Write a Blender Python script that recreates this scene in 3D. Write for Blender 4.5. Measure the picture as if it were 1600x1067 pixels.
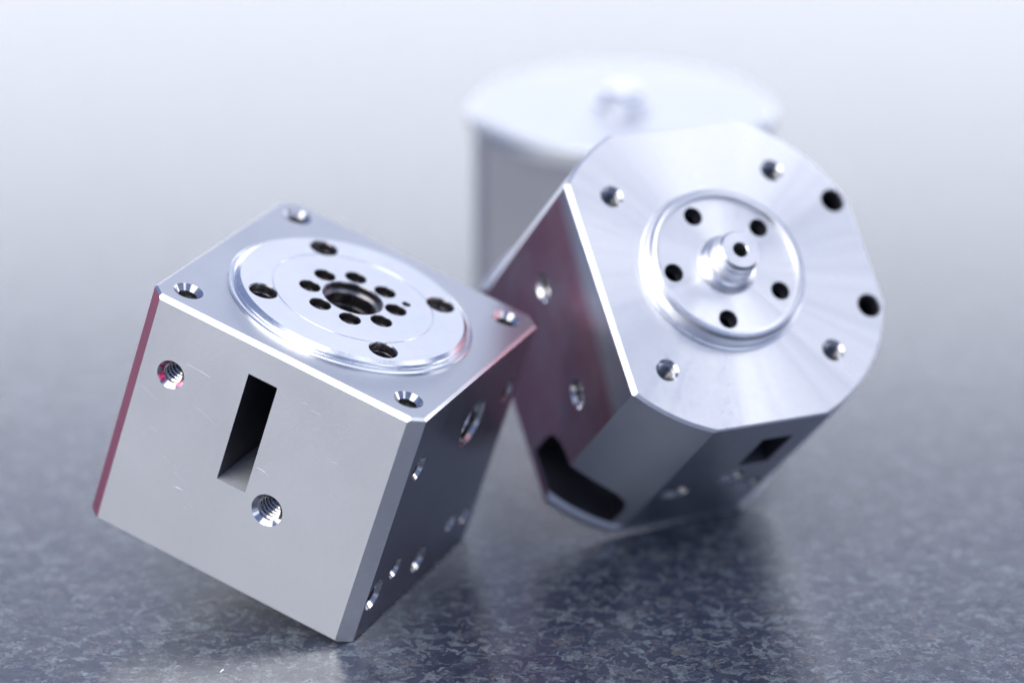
import bpy, bmesh, math, random
from mathutils import Matrix, Vector, Euler
random.seed(4)
D = bpy.data
scene = bpy.context.scene
for o in list(D.objects):
    D.objects.remove(o)
COL = scene.collection
MM = 0.001

# ------------------------------------------------------------------ camera
F = 5448.2466            # focal length in pixels of the 1600 px wide photograph
PITCH = math.radians(21.0463)
CAM_H = 0.298445
cam_d = D.cameras.new("camera")
cam = D.objects.new("camera", cam_d)
COL.objects.link(cam)
cam.location = (0, 0, CAM_H)
cam.rotation_euler = (math.radians(90) - PITCH, 0, 0)
cam_d.sensor_width = 36
cam_d.lens = F / 1600 * 36
cam_d.clip_start = 0.01
cam_d.clip_end = 50
cam_d.dof.use_dof = True
cam_d.dof.focus_distance = 0.668
cam_d.dof.aperture_fstop = 5.8
cam_d.dof.aperture_blades = 0
scene.camera = cam

# ------------------------------------------------------------------ world, lamps, exposure
world = D.worlds.new("World")
scene.world = world
world.use_nodes = True
bg = world.node_tree.nodes["Background"]
bg.inputs["Color"].default_value = (0.36, 0.49, 0.94, 1)
bg.inputs["Strength"].default_value = 0.44
scene.view_settings.view_transform = 'Standard'
scene.view_settings.look = 'None'
scene.view_settings.exposure = 0.17
scene.view_settings.gamma = 1.0


def area(name, az, el, dist, w, h, radiance, color=(1, 1, 1), target=(0.0, 0.66, 0.03)):
    """A soft lamp seen from the blocks at azimuth az (clockwise from +Y) and elevation el."""
    ld = D.lights.new(name, 'AREA')
    ld.shape = 'RECTANGLE'
    ld.size, ld.size_y = w, h
    ld.energy = radiance * math.pi * w * h
    ld.color = color
    lo = D.objects.new(name, ld)
    COL.objects.link(lo)
    a, e = math.radians(az), math.radians(el)
    d = Vector((math.sin(a) * math.cos(e), math.cos(a) * math.cos(e), math.sin(e)))
    t = Vector(target)
    lo.location = t + d * dist
    lo.rotation_euler = (-d).to_track_quat('-Z', 'Y').to_euler()
    return lo


area("window_light_back", 0, 10.5, 1.6, 3.0, 0.50, 2.85, (0.95, 0.965, 1.0))
area("glint_light_right", 72, 8, 1.5, 0.9, 0.30, 3.6, (1.0, 1.0, 1.0))  # unseen lamp added for glints in the right face's holes
area("overhead_glint_light", 135, 84, 1.2, 0.5, 0.5, 1.5, (1.0, 1.0, 1.0))  # unseen overhead lamp added for glints on the hole walls
area("soft_light_back", 12, 46, 1.6, 1.6, 0.7, 0.55, (1.0, 1.0, 1.0))  # broad unseen lamp high behind the blocks
area("fill_light_front_left", -128, 33, 1.0, 1.1, 0.7, 3.3, (1.0, 0.99, 0.97))  # unseen lamp added to brighten the square block's front face
area("chamfer_light_top", -156, 62, 1.1, 0.6, 0.5, 2.4, (1.0, 1.0, 1.0))  # unseen lamp added to whiten the front top chamfer
area("streak_light_right", 84, 50, 1.2, 0.34, 0.9, 1.2, (1.0, 0.995, 0.98))  # unseen lamp for the turned top face, split to give streaks
area("streak_light_right_low", 122, 44, 1.2, 0.26, 0.8, 1.2, (1.0, 0.995, 0.97))  # second half of the split lamp, added for the streaks
area("fill_light_front", 142, 10, 1.5, 1.0, 0.4, 1.2, (0.78, 0.86, 1.0))  # unseen weak fill added for camera-facing faces and the corner chamfer

# ------------------------------------------------------------------ mesh helpers


def new_bm():
    return bmesh.new()


def lathe(bm, prof, segs=48, cap0=False, cap1=False, mat=0, closed=False):
    """Revolve a list of (radius, z) about local Z."""
    rings = []
    for r, z in prof:
        if r < 1e-6:
            rings.append([bm.verts.new((0, 0, z))])
        else:
            rings.append([bm.verts.new((r * math.cos(2 * math.pi * i / segs), r * math.sin(2 * math.pi * i / segs), z)) for i in range(segs)])
    pairs = list(zip(rings, rings[1:]))
    if closed:
        pairs.append((rings[-1], rings[0]))
    for A, B in pairs:
        for i in range(segs):
            j = (i + 1) % segs
            if len(A) == 1 and len(B) == 1:
                continue
            if len(A) == 1:
                f = bm.faces.new((A[0], B[j], B[i]))
            elif len(B) == 1:
                f = bm.faces.new((A[i], A[j], B[0]))
            else:
                f = bm.faces.new((A[i], A[j], B[j], B[i]))
            f.material_index = mat
    if cap0 and len(rings[0]) > 1:
        bm.faces.new(rings[0]).material_index = mat
    if cap1 and len(rings[-1]) > 1:
        bm.faces.new(rings[-1]).material_index = mat
    bmesh.ops.recalc_face_normals(bm, faces=bm.faces)


def box(bm, x0, x1, y0, y1, z0, z1, mat=0):
    v = [bm.verts.new(p) for p in ((x0, y0, z0), (x1, y0, z0), (x1, y1, z0), (x0, y1, z0), (x0, y0, z1), (x1, y0, z1), (x1, y1, z1), (x0, y1, z1))]
    for q in ((0, 3, 2, 1), (4, 5, 6, 7), (0, 1, 5, 4), (1, 2, 6, 5), (2, 3, 7, 6), (3, 0, 4, 7)):
        bm.faces.new([v[i] for i in q]).material_index = mat


def clip(bm, co, no):
    """Keep the part of a convex solid behind the plane."""
    no = Vector(no).normalized()
    r = bmesh.ops.bisect_plane(bm, geom=bm.verts[:] + bm.edges[:] + bm.faces[:], dist=1e-6, plane_co=co, plane_no=no, clear_outer=True)
    ed = [g for g in r['geom_cut'] if isinstance(g, bmesh.types.BMEdge)]
    if ed:
        bmesh.ops.contextual_create(bm, geom=ed)
    bmesh.ops.recalc_face_normals(bm, faces=bm.faces)


def chamfer_clip(bm, axis_a, axis_b, corner, w):
    """Cut the edge where two planes with outward normals a and b meet, w from the edge on each."""
    a, b = Vector(axis_a), Vector(axis_b)
    clip(bm, Vector(corner) - a * w, a + b)


def finish(bm, name, mats, scale=MM, angle=28, smooth=True):
    for v in bm.verts:
        v.co *= scale
    me = D.meshes.new(name)
    bm.to_mesh(me)
    bm.free()
    for m in mats:
        me.materials.append(m)
    if smooth:
        me.shade_smooth()
        me.set_sharp_from_angle(angle=math.radians(angle))
    return me


def frame(origin, normal):
    """Matrix whose +Z is the outward normal of a face, placed at origin (mm)."""
    q = Vector(normal).normalized().to_track_quat('Z', 'Y')
    return Matrix.Translation(Vector(origin)) @ q.to_matrix().to_4x4()


def cut(bm_body, cutters, mats, name, scale=MM, angle=28):
    """Boolean-subtract every cutter bmesh from the body bmesh; returns a finished mesh."""
    me = D.meshes.new(name)
    bm_body.to_mesh(me)
    bm_body.free()
    for m in mats:
        me.materials.append(m)
    tmp = D.objects.new("tmp_body", me)
    COL.objects.link(tmp)
    for c in cutters:
        cm = D.meshes.new("tmp_cutter")
        bmesh.ops.recalc_face_normals(c, faces=c.faces)
        c.to_mesh(cm)
        c.free()
        for m in mats:
            cm.materials.append(m)
        co = D.objects.new("tmp_cutter", cm)
        COL.objects.link(co)
        md = tmp.modifiers.new("cut", 'BOOLEAN')
        md.operation = 'DIFFERENCE'
        md.solver = 'EXACT'
        md.object = co
        dg = bpy.context.evaluated_depsgraph_get()
        dg.update()
        res = D.meshes.new_from_object(tmp.evaluated_get(dg))
        tmp.modifiers.clear()
        old = tmp.data
        tmp.data = res
        D.meshes.remove(old)
        D.objects.remove(co)
        D.meshes.remove(cm)
    me = tmp.data
    me.name = name
    D.objects.remove(tmp)
    me.transform(Matrix.Scale(scale, 4))
    me.shade_smooth()
    me.set_sharp_from_angle(angle=math.radians(angle))
    return me


def hole_cutter(origin, normal, r, depth, rc=None, mat=1, segs=48, neck=0.0):
    bm = new_bm()
    rc = rc or r + 0.12
    e = 0.6
    prof = [(0, e), (rc + e, e), (rc, 0), (r, -(rc - r)), (r, -depth), (0, -depth - r * 0.58)]
    if neck:        # threaded hole: the countersink runs down to the thread's inner diameter
        rm = r - neck
        zc = -(rc - rm)
        prof = [(0, e), (rc + e, e), (rc, 0), (rm, zc), (rm, zc - 0.02), (r, zc - 0.2), (r, -depth), (0, -depth - r * 0.58)]
    lathe(bm, prof, segs, mat=mat)
    bm.transform(frame(origin, normal))
    return bm


def box_cutter(x0, x1, y0, y1, z0, z1, mat=1):
    bm = new_bm()
    box(bm, x0, x1, y0, y1, z0, z1, mat)
    return bm


def thread_bm(origin, normal, r, depth, start, pitch=1.15, tooth=0.42, segs=40):
    """Female screw thread: a helical tooth running down the bore."""
    bm = new_bm()
    turns = int((depth - start) / pitch)
    sub = 6
    pat = [0, 0, .9, 1, 1, .1]
    rows = []
    for j in range(turns * sub + 1):
        row = []
        for i in range(segs):
            z = -start - pitch * (j / sub) - pitch * (i / segs)
            rr = r - tooth * (pat[j % sub])
            a = 2 * math.pi * i / segs
            row.append(bm.verts.new((rr * math.cos(a), rr * math.sin(a), z)))
        rows.append(row)
    for j in range(len(rows) - 1):
        for i in range(segs):
            if i < segs - 1:
                bm.faces.new((rows[j][i], rows[j + 1][i], rows[j + 1][i + 1], rows[j][i + 1]))
            elif j + sub < len(rows) - 0 and j + sub + 1 < len(rows):
                bm.faces.new((rows[j + sub][0], rows[j][i], rows[j + 1][i], rows[j + sub + 1][0]))
    for f in bm.faces:
        f.normal_update()
    bm.transform(frame(origin, normal))
    return bm


def part(name, me, parent, label=None):
    o = D.objects.new(name, me)
    COL.objects.link(o)
    o.parent = parent
    if label:
        o["label"] = label
    return o


def thing(name, label, cat, matrix, group=None):
    o = D.objects.new(name, None)
    o.empty_display_size = 0.01
    COL.objects.link(o)
    o.matrix_world = matrix
    o["label"] = label
    o["category"] = cat
    if group:
        o["group"] = group
    return o


# ------------------------------------------------------------------ materials


class NT:
    def __init__(self, name):
        self.m = D.materials.new(name)
        self.m.use_nodes = True
        self.t = self.m.node_tree
        self.b = self.t.nodes["Principled BSDF"]

    def n(self, typ, **kw):
        nd = self.t.nodes.new(typ)
        for k, v in kw.items():
            if k.startswith("i_"):
                key = k[2:].replace("_", " ")
                nd.inputs[key].default_value = v
            else:
                setattr(nd, k, v)
        return nd

    def l(self, a, b):
        self.t.links.new(a, b)

    def ramp(self, src, stops, interp='LINEAR'):
        r = self.n('ShaderNodeValToRGB')
        r.color_ramp.interpolation = interp
        el = r.color_ramp.elements
        while len(el) < len(stops):
            el.new(0.5)
        for e, (p, c) in zip(el, stops):
            e.position = p
            e.color = (c, c, c, 1) if isinstance(c, (int, float)) else (*c, 1)
        self.l(src, r.inputs[0])
        return r.outputs[0]

    def math(self, op, a, b=0.0, c=0.0):
        nd = self.n('ShaderNodeMath', operation=op)
        for i, v in enumerate((a, b, c)):
            if isinstance(v, (int, float)):
                nd.inputs[i].default_value = v
            else:
                self.l(v, nd.inputs[i])
        return nd.outputs[0]


def metal(name, color, rough, scale=(1, 1, 1), grain=900, rough_var=0.06, bump=0.05, col_var=0.04, radial=0.0, arc=None, aniso=0.0, smudge=60, chatter=0.0, metallic=1.0):
    """Machined aluminium: base colour, uneven roughness, fine directional grain."""
    k = NT(name)
    tc = k.n('ShaderNodeTexCoord')
    mp = k.n('ShaderNodeMapping')
    mp.inputs['Scale'].default_value = scale
    k.l(tc.outputs['Object'], mp.inputs['Vector'])
    fine = k.n('ShaderNodeTexNoise', i_Scale=grain, i_Detail=4.0, i_Roughness=0.6)
    k.l(mp.outputs[0], fine.inputs['Vector'])
    big = k.n('ShaderNodeTexNoise', i_Scale=float(smudge), i_Detail=5.0, i_Roughness=0.6)
    k.l(tc.outputs['Object'], big.inputs['Vector'])
    mixv = k.math('ADD', k.math('MULTIPLY', fine.outputs[0], 0.5), k.math('MULTIPLY', big.outputs[0], 0.5))
    r = k.ramp(mixv, [(0.3, max(rough - rough_var, 0.03)), (0.7, rough + rough_var)])
    if chatter:
        # faint chatter of the turning tool: varies with the angle about the axis
        flat = k.n('ShaderNodeVectorMath', operation='MULTIPLY')
        k.l(tc.outputs['Object'], flat.inputs[0])
        flat.inputs[1].default_value = (1, 1, 0)
        un = k.n('ShaderNodeVectorMath', operation='NORMALIZE')
        k.l(flat.outputs[0], un.inputs[0])
        an = k.n('ShaderNodeTexNoise', i_Scale=6.0, i_Detail=3.0, i_Roughness=0.6)
        k.l(un.outputs[0], an.inputs['Vector'])
        r = k.math('MAXIMUM', k.math('ADD', r, k.math('MULTIPLY', k.math('SUBTRACT', an.outputs[0], 0.5), chatter * 4)), 0.22)
    k.l(r, k.b.inputs['Roughness'])
    lo = tuple(c * (1 - col_var * 2) for c in color)
    c = k.ramp(mixv, [(0.3, lo), (0.7, color)])
    k.l(c, k.b.inputs['Base Color'])
    k.b.inputs['Metallic'].default_value = metallic
    h = fine.outputs[0]
    if arc:
        # tool marks: wide arcs left by a face mill
        sx = k.n('ShaderNodeSeparateXYZ')
        vm = k.n('ShaderNodeVectorMath', operation='SUBTRACT')
        k.l(tc.outputs['Object'], vm.inputs[0])
        vm.inputs[1].default_value = arc
        ln = k.n('ShaderNodeVectorMath', operation='LENGTH')
        k.l(vm.outputs[0], ln.inputs[0])
        s = k.math('SINE', k.math('MULTIPLY', ln.outputs['Value'], 2 * math.pi / 0.00042))
        h = k.math('ADD', k.math('MULTIPLY', s, 0.22), h)
    if radial:
        ln = k.n('ShaderNodeVectorMath', operation='LENGTH')
        vm = k.n('ShaderNodeVectorMath', operation='MULTIPLY')
        k.l(tc.outputs['Object'], vm.inputs[0])
        vm.inputs[1].default_value = (1, 1, 0)
        k.l(vm.outputs[0], ln.inputs[0])
        cx = k.n('ShaderNodeCombineXYZ')
        k.l(k.math('MULTIPLY', ln.outputs['Value'], 5200.0), cx.inputs[0])
        n1 = k.n('ShaderNodeTexNoise', i_Scale=1.0, i_Detail=3.0)
        k.l(cx.outputs[0], n1.inputs['Vector'])
        h = k.math('ADD', k.math('MULTIPLY', n1.outputs[0], radial), h)
    bp = k.n('ShaderNodeBump')
    bp.inputs['Strength'].default_value = bump
    bp.inputs['Distance'].default_value = 0.0001
    k.l(h, bp.inputs['Height'])
    k.l(bp.outputs[0], k.b.inputs['Normal'])
    if aniso:
        # turning marks run round the axis: tangent = axis x position
        cr = k.n('ShaderNodeVectorMath', operation='CROSS_PRODUCT')
        cr.inputs[0].default_value = (0, 0, 1)
        k.l(tc.outputs['Object'], cr.inputs[1])
        vt = k.n('ShaderNodeVectorTransform', vector_type='VECTOR', convert_from='OBJECT', convert_to='WORLD')
        k.l(cr.outputs[0], vt.inputs[0])
        nm = k.n('ShaderNodeVectorMath', operation='NORMALIZE')
        k.l(vt.outputs[0], nm.inputs[0])
        k.l(nm.outputs[0], k.b.inputs['Tangent'])
        k.b.inputs['Anisotropic'].default_value = aniso
    return k.m


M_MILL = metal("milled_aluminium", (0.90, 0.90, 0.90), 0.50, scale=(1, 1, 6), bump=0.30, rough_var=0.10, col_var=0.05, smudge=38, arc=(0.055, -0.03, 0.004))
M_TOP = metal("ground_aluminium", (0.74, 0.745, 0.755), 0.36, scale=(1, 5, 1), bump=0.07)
M_DARKSIDE = M_MILL
M_BORE = metal("bored_aluminium", (0.72, 0.71, 0.72), 0.17, bump=0.10, col_var=0.08)
M_DISC = metal("zinc_plated_disc", (0.95, 0.96, 0.97), 0.34, scale=(1, 3, 1), grain=500, bump=0.06, col_var=0.04, metallic=0.55)
M_DISC_EDGE = metal("turned_disc_edge", (0.92, 0.93, 0.95), 0.24, bump=0.07, grain=900)
M_TURN = metal("turned_aluminium", (0.90, 0.90, 0.905), 0.34, bump=0.12, radial=1.0, aniso=0.85, chatter=0.09)
M_TURN_BRIGHT = metal("turned_bright_aluminium", (0.86, 0.86, 0.88), 0.30, bump=0.10, radial=0.6, aniso=0.5)
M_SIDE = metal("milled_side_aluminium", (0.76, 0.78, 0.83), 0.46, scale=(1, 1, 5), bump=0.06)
M_SIDE_SHADE = metal("shaded_side_aluminium", (0.62, 0.64, 0.71), 0.31, scale=(1, 1, 5), bump=0.06)  # darker copy of the side metal, the faces' shade in its colour
M_SATIN = metal("satin_aluminium", (0.80, 0.81, 0.82), 0.50, bump=0.06)
M_EDGE = metal("broken_edge", (0.90, 0.90, 0.92), 0.24, bump=0.05)
M_BORE_SHADE = metal("shaded_bore_aluminium", (0.36, 0.34, 0.34), 0.25, bump=0.10, col_var=0.10)  # shade inside the disc's holes and bore put into the colour
M_THREAD = metal("cut_thread", (0.84, 0.83, 0.83), 0.17, bump=0.1)


def dyed(name, color, metal_color, rough, mask):
    """Aluminium with a thin worn coat of red layout dye; mask(k, tc) returns where the dye is."""
    m = metal(name, metal_color, rough, bump=0.06)
    k = NT.__new__(NT)
    k.m, k.t, k.b = m, m.node_tree, m.node_tree.nodes["Principled BSDF"]
    src = k.b.inputs['Base Color'].links[0].from_socket
    tc = k.n('ShaderNodeTexCoord')
    mx = k.n('ShaderNodeMix', data_type='RGBA')
    k.l(mask(k, tc), mx.inputs[0])
    k.l(src, mx.inputs[6])
    mx.inputs[7].default_value = (*color, 1)
    k.l(mx.outputs[2], k.b.inputs['Base Color'])
    return m


def mask_noise(scale, lo, hi, stretch=(1, 1, 1)):
    def f(k, tc):
        mp = k.n('ShaderNodeMapping')
        mp.inputs['Scale'].default_value = stretch
        k.l(tc.outputs['Object'], mp.inputs['Vector'])
        n = k.n('ShaderNodeTexNoise', i_Scale=scale, i_Detail=6.0, i_Roughness=0.65)
        k.l(mp.outputs[0], n.inputs['Vector'])
        return k.ramp(n.outputs[0], [(lo, 0.0), (hi, 1.0)])
    return f


def mask_flat(k, tc):
    sx = k.n('ShaderNodeSeparateXYZ')
    k.l(tc.outputs['Object'], sx.inputs[0])
    n = k.n('ShaderNodeTexNoise', i_Scale=90.0, i_Detail=5.0)
    k.l(tc.outputs['Object'], n.inputs['Vector'])
    z = k.math('ADD', sx.outputs['Z'], k.math('MULTIPLY', n.outputs[0], 0.004))
    # the dye stops a few millimetres below the top edge, further below towards -Y
    z = k.math('SUBTRACT', z, k.math('MULTIPLY', sx.outputs['Y'], 0.16))
    e = k.ramp(k.math('MULTIPLY', z, 10.0), [(0.452, 1.0), (0.500, 0.0)])
    w = k.ramp(n.outputs[0], [(0.25, 0.65), (0.6, 1.0)])
    return k.math('MULTIPLY', e, w)


M_DYE_EDGE = dyed("red_dyed_chamfer", (0.84, 0.27, 0.35), (0.80, 0.80, 0.82), 0.40, mask_noise(900.0, 0.22, 0.34))
M_DYE_FLAT = dyed("red_dyed_flat", (0.45, 0.225, 0.28), (0.58, 0.58, 0.63), 0.38, mask_flat)
M_DYE_RIM = dyed("red_smeared_countersink", (0.70, 0.06, 0.16), (0.78, 0.76, 0.80), 0.24, mask_noise(320.0, 0.50, 0.60))
M_REAR = metal("rear_side_aluminium", (0.52, 0.52, 0.56), 0.40, bump=0.06)
M_POCKET_SHADE = metal("shaded_pocket_wall", (0.20, 0.20, 0.225), 0.36, bump=0.2)  # shade inside the corner pocket put into a dark colour
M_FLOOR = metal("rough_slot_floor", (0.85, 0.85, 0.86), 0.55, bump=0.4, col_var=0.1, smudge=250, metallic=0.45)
M_ERODED_SHADE = metal("shaded_eroded_wall", (0.16, 0.16, 0.19), 0.55, bump=0.3)  # shade of slot, deep holes and undersides put into a dark colour
M_SCRATCH = metal("scratched_aluminium", (0.88, 0.88, 0.90), 0.42, bump=0.1)


def countertop_material():
    k = NT("speckled_countertop")
    tc = k.n('ShaderNodeTexCoord')
    warp = k.n('ShaderNodeTexNoise', i_Scale=260.0, i_Detail=3.0)
    k.l(tc.outputs['Object'], warp.inputs['Vector'])
    vs = k.n('ShaderNodeVectorMath', operation='SCALE')
    k.l(warp.outputs['Color'], vs.inputs[0])
    vs.inputs['Scale'].default_value = 0.010
    va = k.n('ShaderNodeVectorMath', operation='ADD')
    k.l(tc.outputs['Object'], va.inputs[0])
    k.l(vs.outputs[0], va.inputs[1])
    flake = k.n('ShaderNodeTexVoronoi', feature='F1', i_Scale=540.0, i_Randomness=1.0)
    k.l(va.outputs[0], flake.inputs['Vector'])
    sp = k.n('ShaderNodeSeparateColor')
    k.l(flake.outputs['Color'], sp.inputs[0])
    n1 = k.n('ShaderNodeTexNoise', i_Scale=250.0, i_Detail=9.0, i_Roughness=0.72)
    k.l(tc.outputs['Object'], n1.inputs['Vector'])
    val = k.math('ADD', k.math('MULTIPLY', sp.outputs[0], 0.42), k.math('MULTIPLY', n1.outputs[0], 0.62))
    c1 = k.ramp(val, [(0.0, (0.015, 0.019, 0.038)), (0.42, (0.024, 0.031, 0.058)), (0.50, (0.038, 0.046, 0.074)),
                      (0.57, (0.058, 0.065, 0.088)), (0.64, (0.076, 0.091, 0.114)), (0.74, (0.13, 0.155, 0.178))])
    n2 = k.n('ShaderNodeTexNoise', i_Scale=420.0, i_Detail=6.0, i_Roughness=0.7)
    k.l(tc.outputs['Object'], n2.inputs['Vector'])
    brown = k.math('MULTIPLY', k.ramp(sp.outputs[1], [(0.72, 0.0), (0.8, 1.0)]), k.ramp(n2.outputs[0], [(0.5, 0.0), (0.58, 1.0)]))
    mx = k.n('ShaderNodeMix', data_type='RGBA')
    k.l(brown, mx.inputs[0])
    k.l(c1, mx.inputs[6])
    mx.inputs[7].default_value = (0.095, 0.085, 0.085, 1)
    fine = k.n('ShaderNodeMix', data_type='RGBA', blend_type='MULTIPLY')
    fine.inputs[0].default_value = 0.7
    k.l(mx.outputs[2], fine.inputs[6])
    n3 = k.n('ShaderNodeTexNoise', i_Scale=1500.0, i_Detail=3.0)
    k.l(tc.outputs['Object'], n3.inputs['Vector'])
    k.l(k.ramp(n3.outputs[0], [(0.35, 0.55), (0.65, 1.5)]), fine.inputs[7])
    k.l(fine.outputs[2], k.b.inputs['Base Color'])
    k.l(k.ramp(n1.outputs[0], [(0.3, 0.20), (0.7, 0.28)]), k.b.inputs['Roughness'])
    k.b.inputs['IOR'].default_value = 1.95
    bp = k.n('ShaderNodeBump')
    bp.inputs['Strength'].default_value = 0.25
    bp.inputs['Distance'].default_value = 0.0002
    k.l(n2.outputs[0], bp.inputs['Height'])
    k.l(bp.outputs[0], k.b.inputs['Normal'])
    return k.m


def plain(name, color, rough=0.6, var=0.06, scale=8.0):
    k = NT(name)
    tc = k.n('ShaderNodeTexCoord')
    n = k.n('ShaderNodeTexNoise', i_Scale=scale, i_Detail=4.0)
    k.l(tc.outputs['Object'], n.inputs['Vector'])
    k.l(k.ramp(n.outputs[0], [(0.3, tuple(c * (1 - var) for c in color)), (0.7, tuple(min(1, c * (1 + var)) for c in color))]), k.b.inputs['Base Color'])
    k.b.inputs['Roughness'].default_value = rough
    return k.m


# ------------------------------------------------------------------ setting
bm = new_bm()
box(bm, -1600, 1600, -600, 2200, -40, 0)
counter = part("countertop", finish(bm, "countertop", [countertop_material()], smooth=False), None)
counter["kind"] = "structure"
# ------------------------------------------------------------------ square block
# camera-space pose (x right, y down, z forward) solved from the block's corners in the photograph
CAM2W = Matrix(((1, 0, 0), (0, -math.sin(PITCH), math.cos(PITCH)), (0, -math.cos(PITCH), -math.sin(PITCH))))
CAM0 = Vector((0, 0, CAM_H))
R1 = Matrix(((0.87431942, 0.38973973, 0.28925507), (0.42601987, -0.33072438, -0.84209765), (-0.2325352, 0.85949074, -0.45519562)))
T1 = Vector((-69.5186998, -9.97635865, 667.11026782))
W1, D1, H1 = 60.0, 59.4, 51.966


def world_matrix(Rc, Tc):
    m = (CAM2W @ Rc).to_4x4()
    m.translation = CAM0 + CAM2W @ (Tc * MM)
    return m


# local frame: origin at the middle of the underside, Z up through the disc
base1 = R1 @ Vector((30, 30, -H1)) + T1
block = thing("machined_block", "square silver block tilted on its edge, raised disc on top and rectangular slot in front",
              "metal block", world_matrix(R1, base1))


def L1(u, v, w):        # face coordinates measured in the photo -> local
    return (u - 30, v - 30, w + H1)


bm = new_bm()
x0, x1, y0, y1, z0, z1 = -30, W1 - 30, -30, D1 - 30, 0, H1
box(bm, x0, x1, y0, y1, z0, z1)
c = 2.0
for sx, X in ((-1, x0), (1, x1)):
    for sy, Y in ((-1, y0), (1, y1)):
        chamfer_clip(bm, (sx, 0, 0), (0, sy, 0), (X, Y, 0), 2.75)
chamfer_clip(bm, (0, -1, 0), (0, 0, 1), (0, y0, z1), 0.85)
chamfer_clip(bm, (1, 0, 0), (0, 0, 1), (x1, 0, z1), 0.55)
chamfer_clip(bm, (-1, 0, 0), (0, 0, 1), (x0, 0, z1), 0.35)
chamfer_clip(bm, (0, 1, 0), (0, 0, 1), (0, y1, z1), 0.45)
for nx, ny, X, Y in ((1, 0, x1, 0), (-1, 0, x0, 0), (0, 1, 0, y1), (0, -1, 0, y0)):
    chamfer_clip(bm, (nx, ny, 0), (0, 0, -1), (X, Y, z0), 0.3)
for sx, X in ((-1, x0), (1, x1)):
    for sy, Y in ((-1, y0), (1, y1)):
        n = Vector((sx, sy, 0)).normalized()
        pt = Vector((X - sx * 1.375, Y - sy * 1.375, z1)) - n * 0.45
        clip(bm, pt, n + Vector((0, 0, 1)))
bm.normal_update()
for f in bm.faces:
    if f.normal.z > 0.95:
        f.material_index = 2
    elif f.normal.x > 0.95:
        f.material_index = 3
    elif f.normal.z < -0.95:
        f.material_index = 6  # underside darkened to deepen the shade it mirrors on the counter
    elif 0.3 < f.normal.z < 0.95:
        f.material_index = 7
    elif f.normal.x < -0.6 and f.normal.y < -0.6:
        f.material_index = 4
MB1 = [M_MILL, M_BORE, M_TOP, M_SIDE_SHADE, M_DYE_EDGE, M_DYE_RIM, M_ERODED_SHADE, M_EDGE, M_BORE_SHADE, M_FLOOR]
cuts = []
threads = []
TOPH = [(5.5, 6.3), (54.2, 6.5), (54.2, 53.6), (5.4, 53.8)]
for u, v in TOPH:
    cuts.append(hole_cutter(L1(u, v, 0), (0, 0, 1), 2.2, 12, 2.95, neck=0.3))
    threads.append((L1(u, v, 0), (0, 0, 1), 2.2, 9, 1.15))
for u, w, r, rc in ((9.2, -14.8, 2.3, 2.95), (36.05, -32.3, 2.75, 3.35)):
    cuts.append(hole_cutter(L1(u, 0, w), (0, -1, 0), r, 16, rc, mat=5 if u < 20 else 1, neck=0.3))
    threads.append((L1(u, 0, w), (0, -1, 0), r, 15, rc - r + 0.3 + 0.1))
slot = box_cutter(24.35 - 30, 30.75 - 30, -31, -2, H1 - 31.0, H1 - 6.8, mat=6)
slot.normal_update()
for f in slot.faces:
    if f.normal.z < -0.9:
        f.material_index = 9  # floor kept pale beside walls that carry shade in their colour
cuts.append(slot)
for v, w, r, rc in ((33.8, -13.6, 4.6, 5.4), (7.9, -13.4, 2.0, 2.75), (51.4, -13.4, 2.1, 2.7), (43.0, -41.4, 1.6, 2.3),
                    (51.8, -43.6, 1.6, 2.3), (28.6, -44.2, 2.1, 2.9), (14.7, -39.9, 1.6, 2.3), (6.4, -42.4, 2.5, 3.3)):
    cuts.append(hole_cutter(L1(60, v, w), (1, 0, 0), r, 12 if r < 4 else 9, rc))
    if r >= 2:
        threads.append((L1(60, v, w), (1, 0, 0), r, 8, rc - r))
# below the disc: centre bore, bolt circle, dowel
C1 = (0.0, -0.5)
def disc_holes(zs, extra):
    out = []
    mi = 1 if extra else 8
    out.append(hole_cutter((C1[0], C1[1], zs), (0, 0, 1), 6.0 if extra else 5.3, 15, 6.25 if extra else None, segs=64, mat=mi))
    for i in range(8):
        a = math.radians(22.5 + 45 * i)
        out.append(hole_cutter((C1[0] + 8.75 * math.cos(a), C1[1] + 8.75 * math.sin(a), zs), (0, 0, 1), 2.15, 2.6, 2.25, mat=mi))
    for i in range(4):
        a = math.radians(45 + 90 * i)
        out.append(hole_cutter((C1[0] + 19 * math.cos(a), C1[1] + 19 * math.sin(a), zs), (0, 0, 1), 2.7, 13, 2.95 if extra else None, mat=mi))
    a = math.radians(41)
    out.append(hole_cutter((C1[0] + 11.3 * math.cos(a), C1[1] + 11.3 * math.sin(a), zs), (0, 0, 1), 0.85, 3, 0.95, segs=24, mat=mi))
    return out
DT = 1.9
cuts += disc_holes(H1, False)
part("body", cut(bm, cuts, MB1, "block_body"), block)
for o_, n_, r_, d_, s_ in threads:
    part("thread", finish(thread_bm(o_, n_, r_ - 0.01, d_, s_), "thread", [M_THREAD], angle=25), block)
# the four bolt holes in the disc are threaded lower down
for i in range(4):
    a = math.radians(45 + 90 * i)
    part("thread", finish(thread_bm((C1[0] + 19 * math.cos(a), C1[1] + 19 * math.sin(a), H1 + DT), (0, 0, 1), 2.69, 12, 2.4, pitch=0.7, tooth=0.3), "thread", [M_THREAD], angle=25), block)

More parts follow.
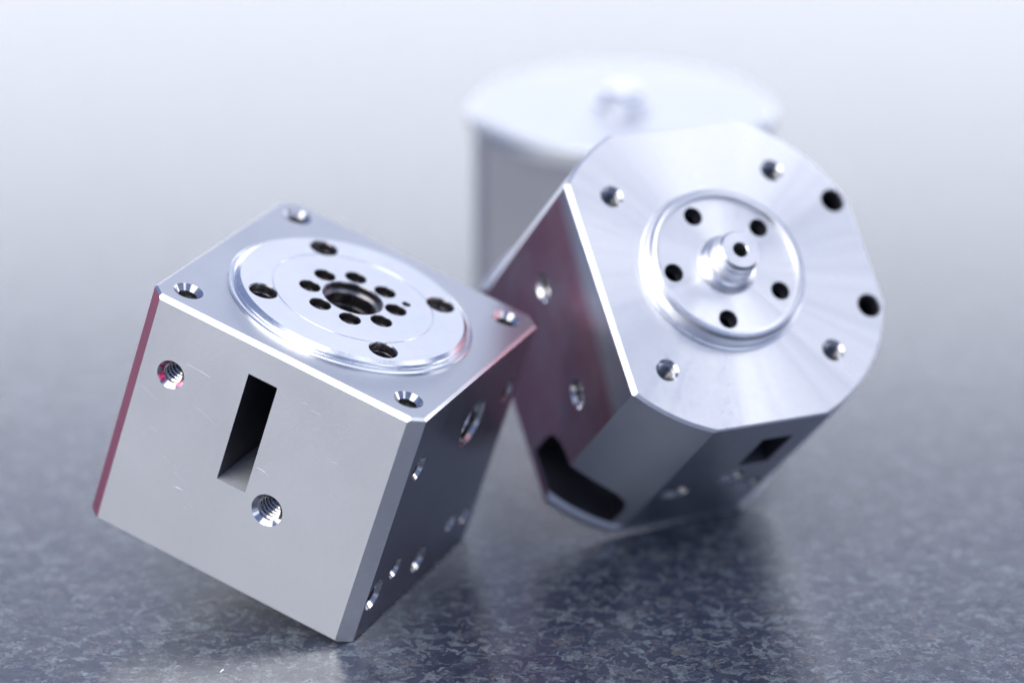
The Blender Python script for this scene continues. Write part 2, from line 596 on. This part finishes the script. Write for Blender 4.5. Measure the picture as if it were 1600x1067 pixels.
bm = new_bm()
prof = [(0, 0.02), (24.8, 0.02), (24.8, 0.42), (24.5, 0.55), (24.0, 0.6)]
lathe(bm, [(23.0, 0.02), (24.9, 0.02), (24.9, 0.38), (24.65, 0.52), (24.25, 0.58), (24.15, 0.45), (23.0, 0.45)], 128, closed=True, mat=0)
bm.transform(Matrix.Translation((C1[0], C1[1], H1)))
part("flange_ring", finish(bm, "flange_ring", [M_DISC_EDGE], angle=8), block)
bm = new_bm()
lathe(bm, [(0, 0.03), (23.9, 0.03), (23.9, 0.70), (23.75, 0.82), (23.75, 1.15), (23.55, 1.35), (22.75, DT), (16.5, DT), (16.42, DT - 0.09),
           (16.22, DT - 0.09), (16.14, DT), (0, DT)], 128)
bm.transform(Matrix.Translation((C1[0], C1[1], H1)))
bm.normal_update()
for f in bm.faces:
    cz = f.calc_center_median()
    f.material_index = 0 if f.normal.z > 0.98 else 2
disc = part("disc", cut(bm, disc_holes(H1 + DT, True), [M_DISC, M_BORE_SHADE, M_DISC_EDGE], "disc_plate", angle=8), block)
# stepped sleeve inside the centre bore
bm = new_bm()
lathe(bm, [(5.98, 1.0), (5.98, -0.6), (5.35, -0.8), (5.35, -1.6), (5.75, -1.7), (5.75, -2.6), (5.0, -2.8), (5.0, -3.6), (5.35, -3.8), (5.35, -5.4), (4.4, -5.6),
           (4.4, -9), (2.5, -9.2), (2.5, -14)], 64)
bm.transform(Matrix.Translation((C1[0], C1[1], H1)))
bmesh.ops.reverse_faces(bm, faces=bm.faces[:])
part("bore_sleeve", finish(bm, "bore_sleeve", [M_BORE_SHADE], angle=10), disc)

# scratches on the front face
bm = new_bm()


def scratch(bm, pts, w=0.09):
    P = [Vector(p) for p in pts]
    L = []
    for i, p in enumerate(P):
        d = (P[min(i + 1, len(P) - 1)] - P[max(i - 1, 0)]).normalized()
        q = Vector((-d[1], d[0])) * w * (0.25 if i in (0, len(P) - 1) else 1)
        L.append([bm.verts.new((p[0] + s * q[0] - 30, -30 - h, H1 + p[1] + s * q[1])) for s, h in ((-1, 0.004), (0, 0.03), (1, 0.004))])
    for a, b in zip(L, L[1:]):
        bm.faces.new((a[0], b[0], b[1], a[1]))
        bm.faces.new((a[1], b[1], b[2], a[2]))


for u, w, ang, ln, bend in ((13.2, -32.4, -25, 2.4, .1), (16.4, -34.6, -22, 2.8, .15), (15.6, -32.9, -28, 1.3, 0), (19.3, -38.2, -30, 1.1, 0), (20.8, -39.3, -35, 1.3, 0),
                         (19.8, -40.4, -15, 0.9, 0), (22.6, -36.9, -30, 1.2, .1), (24.7, -38.4, -20, .6, 0), (6.0, -20.6, -20, 4.5, .1), (18.5, -19.6, -18, 6.0, .2),
                         (37, -7.1, -8, 1.0, 0), (39.5, -7.9, -6, 2.2, .1), (14.5, -11.2, -5, 5.5, .1), (48, -23, -35, 2.0, 0), (46, -16, 10, 1.6, .1),
                         (7.2, -29.3, -25, .9, 0), (9, -27.5, -20, 1.6, 0), (50.8, -41.5, -60, 1.6, .5), (33, -25, -12, 3.0, .2)):
    a = math.radians(ang)
    pts = []
    for i in range(6):
        t = (i / 5 - .5)
        pts.append((u + ln * t * math.cos(a) - bend * math.sin(a) * (1 - 4 * t * t), w + ln * t * math.sin(a) + bend * math.cos(a) * (1 - 4 * t * t)))
    scratch(bm, pts, random.uniform(0.016, 0.032))
pts = [(17.6 + 1.7 * math.cos(math.radians(x)) , -38.4 + 1.5 * math.sin(math.radians(x))) for x in range(150, -10, -16)]
scratch(bm, pts, 0.03)
part("scratch_marks", finish(bm, "scratch_marks", [M_SCRATCH]), block)["kind"] = "stuff"

# ------------------------------------------------------------------ round-cornered housings
K = 1.165
R2 = Matrix(((0.899849337, 0.283902957, -0.331165036), (-0.129600332, 0.898929053, 0.418485736), (0.41650321, -0.333655014, 0.845694630)))
T2 = Vector((36.10187759, -12.42518191, 600.0)) * K
FLIP = Matrix(((1, 0, 0), (0, -1, 0), (0, 0, -1)))
HB = 45.0            # height of the housing in its own millimetres; top face at Z = HB
S2 = K * MM


def housing_meshes(side_holes, corner_pocket):
    """local: X right, Y up the top face, Z out of the base; flats at x=-23.7, x=29, y=28.1, y=-28.7"""
    bm = new_bm()
    lathe(bm, [(0, 0), (31.5, 0), (31.6, 0.1), (31.6, 1.9), (30.9, 2.6), (0, 2.6)], 180)
    for p, n, w in (((-23.7, 0, 0), (-1, 0, 0), 0.1), ((29.0, 0, 0), (1, 0, 0), .1), ((0, 28.1, 0), (0, 1, 0), .1), ((0, -28.7, 0), (0, -1, 0), .1)):
        clip(bm, p, n)
        chamfer_clip(bm, n, (0, 0, -1), p, w)
    bm.normal_update()
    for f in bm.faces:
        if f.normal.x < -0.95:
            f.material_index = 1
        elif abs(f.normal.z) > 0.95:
            f.material_index = 2 if f.normal.z < 0 else 3  # underside and ledge take the materials with shade in their colour
    flange = finish(bm, "base_flange", [M_SIDE, M_DYE_FLAT if side_holes else M_SIDE, M_ERODED_SHADE, M_POCKET_SHADE], scale=S2, angle=20)
    bm = new_bm()
    lathe(bm, [(0, 2.61), (30.8, 2.61), (30.8, HB - 0.5), (30.3, HB), (0, HB)], 180)
    for p, n, w in (((-23.7, 0, HB), (-1, 0, 0), 0.75), ((29.0, 0, HB), (1, 0, 0), .35), ((0, 28.1, HB), (0, 1, 0), .35), ((0, -28.7, HB), (0, -1, 0), .3)):
        clip(bm, p, n)
        chamfer_clip(bm, n, (0, 0, 1), p, w)
    bm.normal_update()
    for f in bm.faces:
        if f.normal.z > 0.9:
            f.material_index = 2
        elif f.normal.x < -0.95:
            f.material_index = 3
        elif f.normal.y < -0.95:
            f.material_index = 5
    cuts = []
    thr = []
    for x, y in ((-15.9, 16.5), (16.1, 17.6), (15.9, -17.4), (-16.2, -16.5)):
        cuts.append(hole_cutter((x, y, HB), (0, 0, 1), 1.95, 10, 2.05, neck=0.35))
        thr.append(((x, y, HB), (0, 0, 1), 1.95, 9, 0.7))
    for x, y in ((25.9, 10.4), (25.8, -10.2)) if side_holes else ():
        cuts.append(hole_cutter((x, y, HB), (0, 0, 1), 2.0, 26, 2.25, mat=4))
    for i in range(5 if side_holes else 0):
        a = math.radians(108.3 - 72 * i)
        cuts.append(hole_cutter((10.35 * math.cos(a), 10.35 * math.sin(a), HB), (0, 0, 1), 1.62, 24, mat=4))
    cuts.append(hole_cutter((0, 0, HB), (0, 0, 1), 1.3, 24))
    if side_holes:
        for y, z in ((9.6, 19.8), (-10.9, 19.8)):
            cuts.append(hole_cutter((-23.7, y, HB - z), (-1, 0, 0), 1.9, 10, 2.6))
            thr.append(((-23.7, y, HB - z), (-1, 0, 0), 1.9, 9, 0.8))
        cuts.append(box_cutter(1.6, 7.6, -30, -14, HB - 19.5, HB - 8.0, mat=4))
        for x, z, r in ((2.6, 24.6, 1.5), (8.2, 29.8, 1.7), (-6.9, 28.2, 1.8)):
            cuts.append(hole_cutter((x, -28.7, HB - z), (0, -1, 0), r, 9, r + 1.0))
    if corner_pocket:
        # milled pocket in the corner between the two flats, above the flange
        c_ = new_bm()
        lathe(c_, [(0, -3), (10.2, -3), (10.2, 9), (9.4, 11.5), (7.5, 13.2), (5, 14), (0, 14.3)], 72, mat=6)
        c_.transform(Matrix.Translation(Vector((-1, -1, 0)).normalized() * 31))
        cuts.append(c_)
    body = cut(bm, cuts, [M_SIDE, M_BORE, M_TURN if side_holes else M_SATIN, M_DYE_FLAT if side_holes else M_SIDE, M_ERODED_SHADE, M_SIDE_SHADE, M_POCKET_SHADE], "housing_body", scale=S2, angle=20)
    tm = [finish(thread_bm(o_, n_, r_ - 0.01, d_, s_, pitch=0.85, tooth=0.38), "thread", [M_THREAD], scale=S2, angle=25) for o_, n_, r_, d_, s_ in thr]
    # raised boss ring with its recessed floor
    bm = new_bm()
    lathe(bm, [(0, 0.02), (15.3, 0.02), (15.2, 0.35), (14.75, 0.55), (14.45, 2.6), (14.0, 3.3), (13.5, 3.5), (12.95, 3.4), (12.75, 2.35), (12.2, 2.3), (0, 2.3)], 128)
    bm.normal_update()
    for f in bm.faces:
        f.material_index = 2 if f.normal.z > 0.98 else 0
    bm.transform(Matrix.Translation((0, 0, HB)))
    bc = []
    for i in range(5):
        a = math.radians(108.3 - 72 * i)
        bc.append(hole_cutter((10.35 * math.cos(a), 10.35 * math.sin(a), HB + 2.3), (0, 0, 1), 1.68, 5, 1.74))
    bc.append(hole_cutter((0, 0, HB + 2.3), (0, 0, 1), 1.3, 5))
    boss = cut(bm, bc, [M_TURN_BRIGHT, M_ERODED_SHADE, M_TURN], "boss_ring", scale=S2, angle=8)
    bm = new_bm()
    lathe(bm, [(1.3, 2.32), (5.5, 2.32), (5.3, 3.0), (4.7, 3.6), (4.25, 3.9), (4.05, 4.3), (3.95, 6.6), (3.8, 6.75), (3.75, 7.8), (3.3, 8.4), (1.45, 8.4),
               (1.28, 8.2), (1.28, 2.4)], 96, closed=True)
    bm.transform(Matrix.Translation((0, 0, HB)))
    spig = finish(bm, "spigot", [M_TURN_BRIGHT], scale=S2, angle=8)
    return flange, body, tm, boss, spig


def build_housing(matrix, label, side, pocket):
    h = thing("machined_housing", label, "metal housing", matrix, "round-cornered metal housings with a hub")
    flange, body, tm, boss, spig = housing_meshes(side, pocket)
    part("body", body, h)
    part("base_flange", flange, h)
    for t in tm:
        part("thread", t, h)
    if side:
        b = part("boss_ring", boss, h)
        part("spigot", spig, b)
    else:
        s_ = part("spigot", spig, h)
        s_.scale = (1.1, 1.1, 1.0)
        s_.location.z = -2.3 * S2
    return h


b2 = R2 @ Vector((0, 0, HB * K)) + T2
build_housing(Matrix.Translation((0, 0, -0.0004)) @ world_matrix(R2 @ FLIP, b2), "tipped silver housing right of the square block, five black holes round its nozzle", True, True)

# the third stands upright behind: flat-sided body under a full round plate with a small knob
ray = CAM2W @ Vector(((972 - 800) / F, (163 - 533.5) / F, 1))
t = (HB * K * MM - CAM_H) / ray.z
p3 = CAM0 + ray * t
m3 = Matrix.Translation((p3.x, p3.y, 0)) @ Matrix.Rotation(math.radians(61), 4, 'Z')
rear = thing("machined_housing", "blurred silver housing upright at the back under a round plate with a small knob", "metal housing", m3,
             "round-cornered metal housings with a hub")
bm = new_bm()
lathe(bm, [(0, 0), (30.0, 0), (30.5, 0.4), (30.5, HB - 4.2), (0, HB - 4.2)], 180)
for p, n in (((-24.2, 0, 0), (-1, 0, 0)), ((27.0, 0, 0), (1, 0, 0)), ((0, 27.0, 0), (0, 1, 0)), ((0, -27.0, 0), (0, -1, 0))):
    clip(bm, p, n)
bm.normal_update()
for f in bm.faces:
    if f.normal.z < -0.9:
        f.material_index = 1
part("body", finish(bm, "rear_body", [M_REAR, M_ERODED_SHADE], scale=S2, angle=20), rear)
bm = new_bm()
lathe(bm, [(0, HB - 4.19), (31.0, HB - 4.19), (31.4, HB - 3.8), (31.4, HB - 0.9), (30.5, HB), (0, HB)], 180)
bm.normal_update()
part("round_plate", finish(bm, "round_plate", [M_SATIN], scale=S2, angle=12), rear)
bm = new_bm()
lathe(bm, [(0, 0.01), (5.6, 0.01), (5.4, 0.9), (4.4, 1.3), (4.2, 2.4), (4.1, 3.0), (3.2, 3.5), (1.2, 3.5), (1.2, 3.0), (0, 3.0)], 72)
bm.transform(Matrix.Translation((0, 0, HB)))
part("knob", finish(bm, "knob", [M_TURN_BRIGHT], scale=S2, angle=12), rear)

# ------------------------------------------------------------------ small and off-frame things
# white chip lying on the counter
bm = new_bm()
bmesh.ops.create_icosphere(bm, subdivisions=2, radius=1)
for v in bm.verts:
    v.co = Vector((v.co.x * 0.22, v.co.y * 0.75, v.co.z * 0.12)) * (1 + random.uniform(-.25, .25))
ray = CAM2W @ Vector(((347 - 800) / F, (1048 - 533.5) / F, 1))
pc = CAM0 + ray * (-CAM_H / ray.z)
ch = part("white_chip", finish(bm, "white_chip", [plain("white_chip", (0.9, 0.9, 0.88))]), None)
ch.location = (pc.x, pc.y, 0.0001)
ch.rotation_euler = (0, 0, -0.35)
ch["label"] = "tiny white chip lying on the speckled counter at lower left"
ch["category"] = "chip"
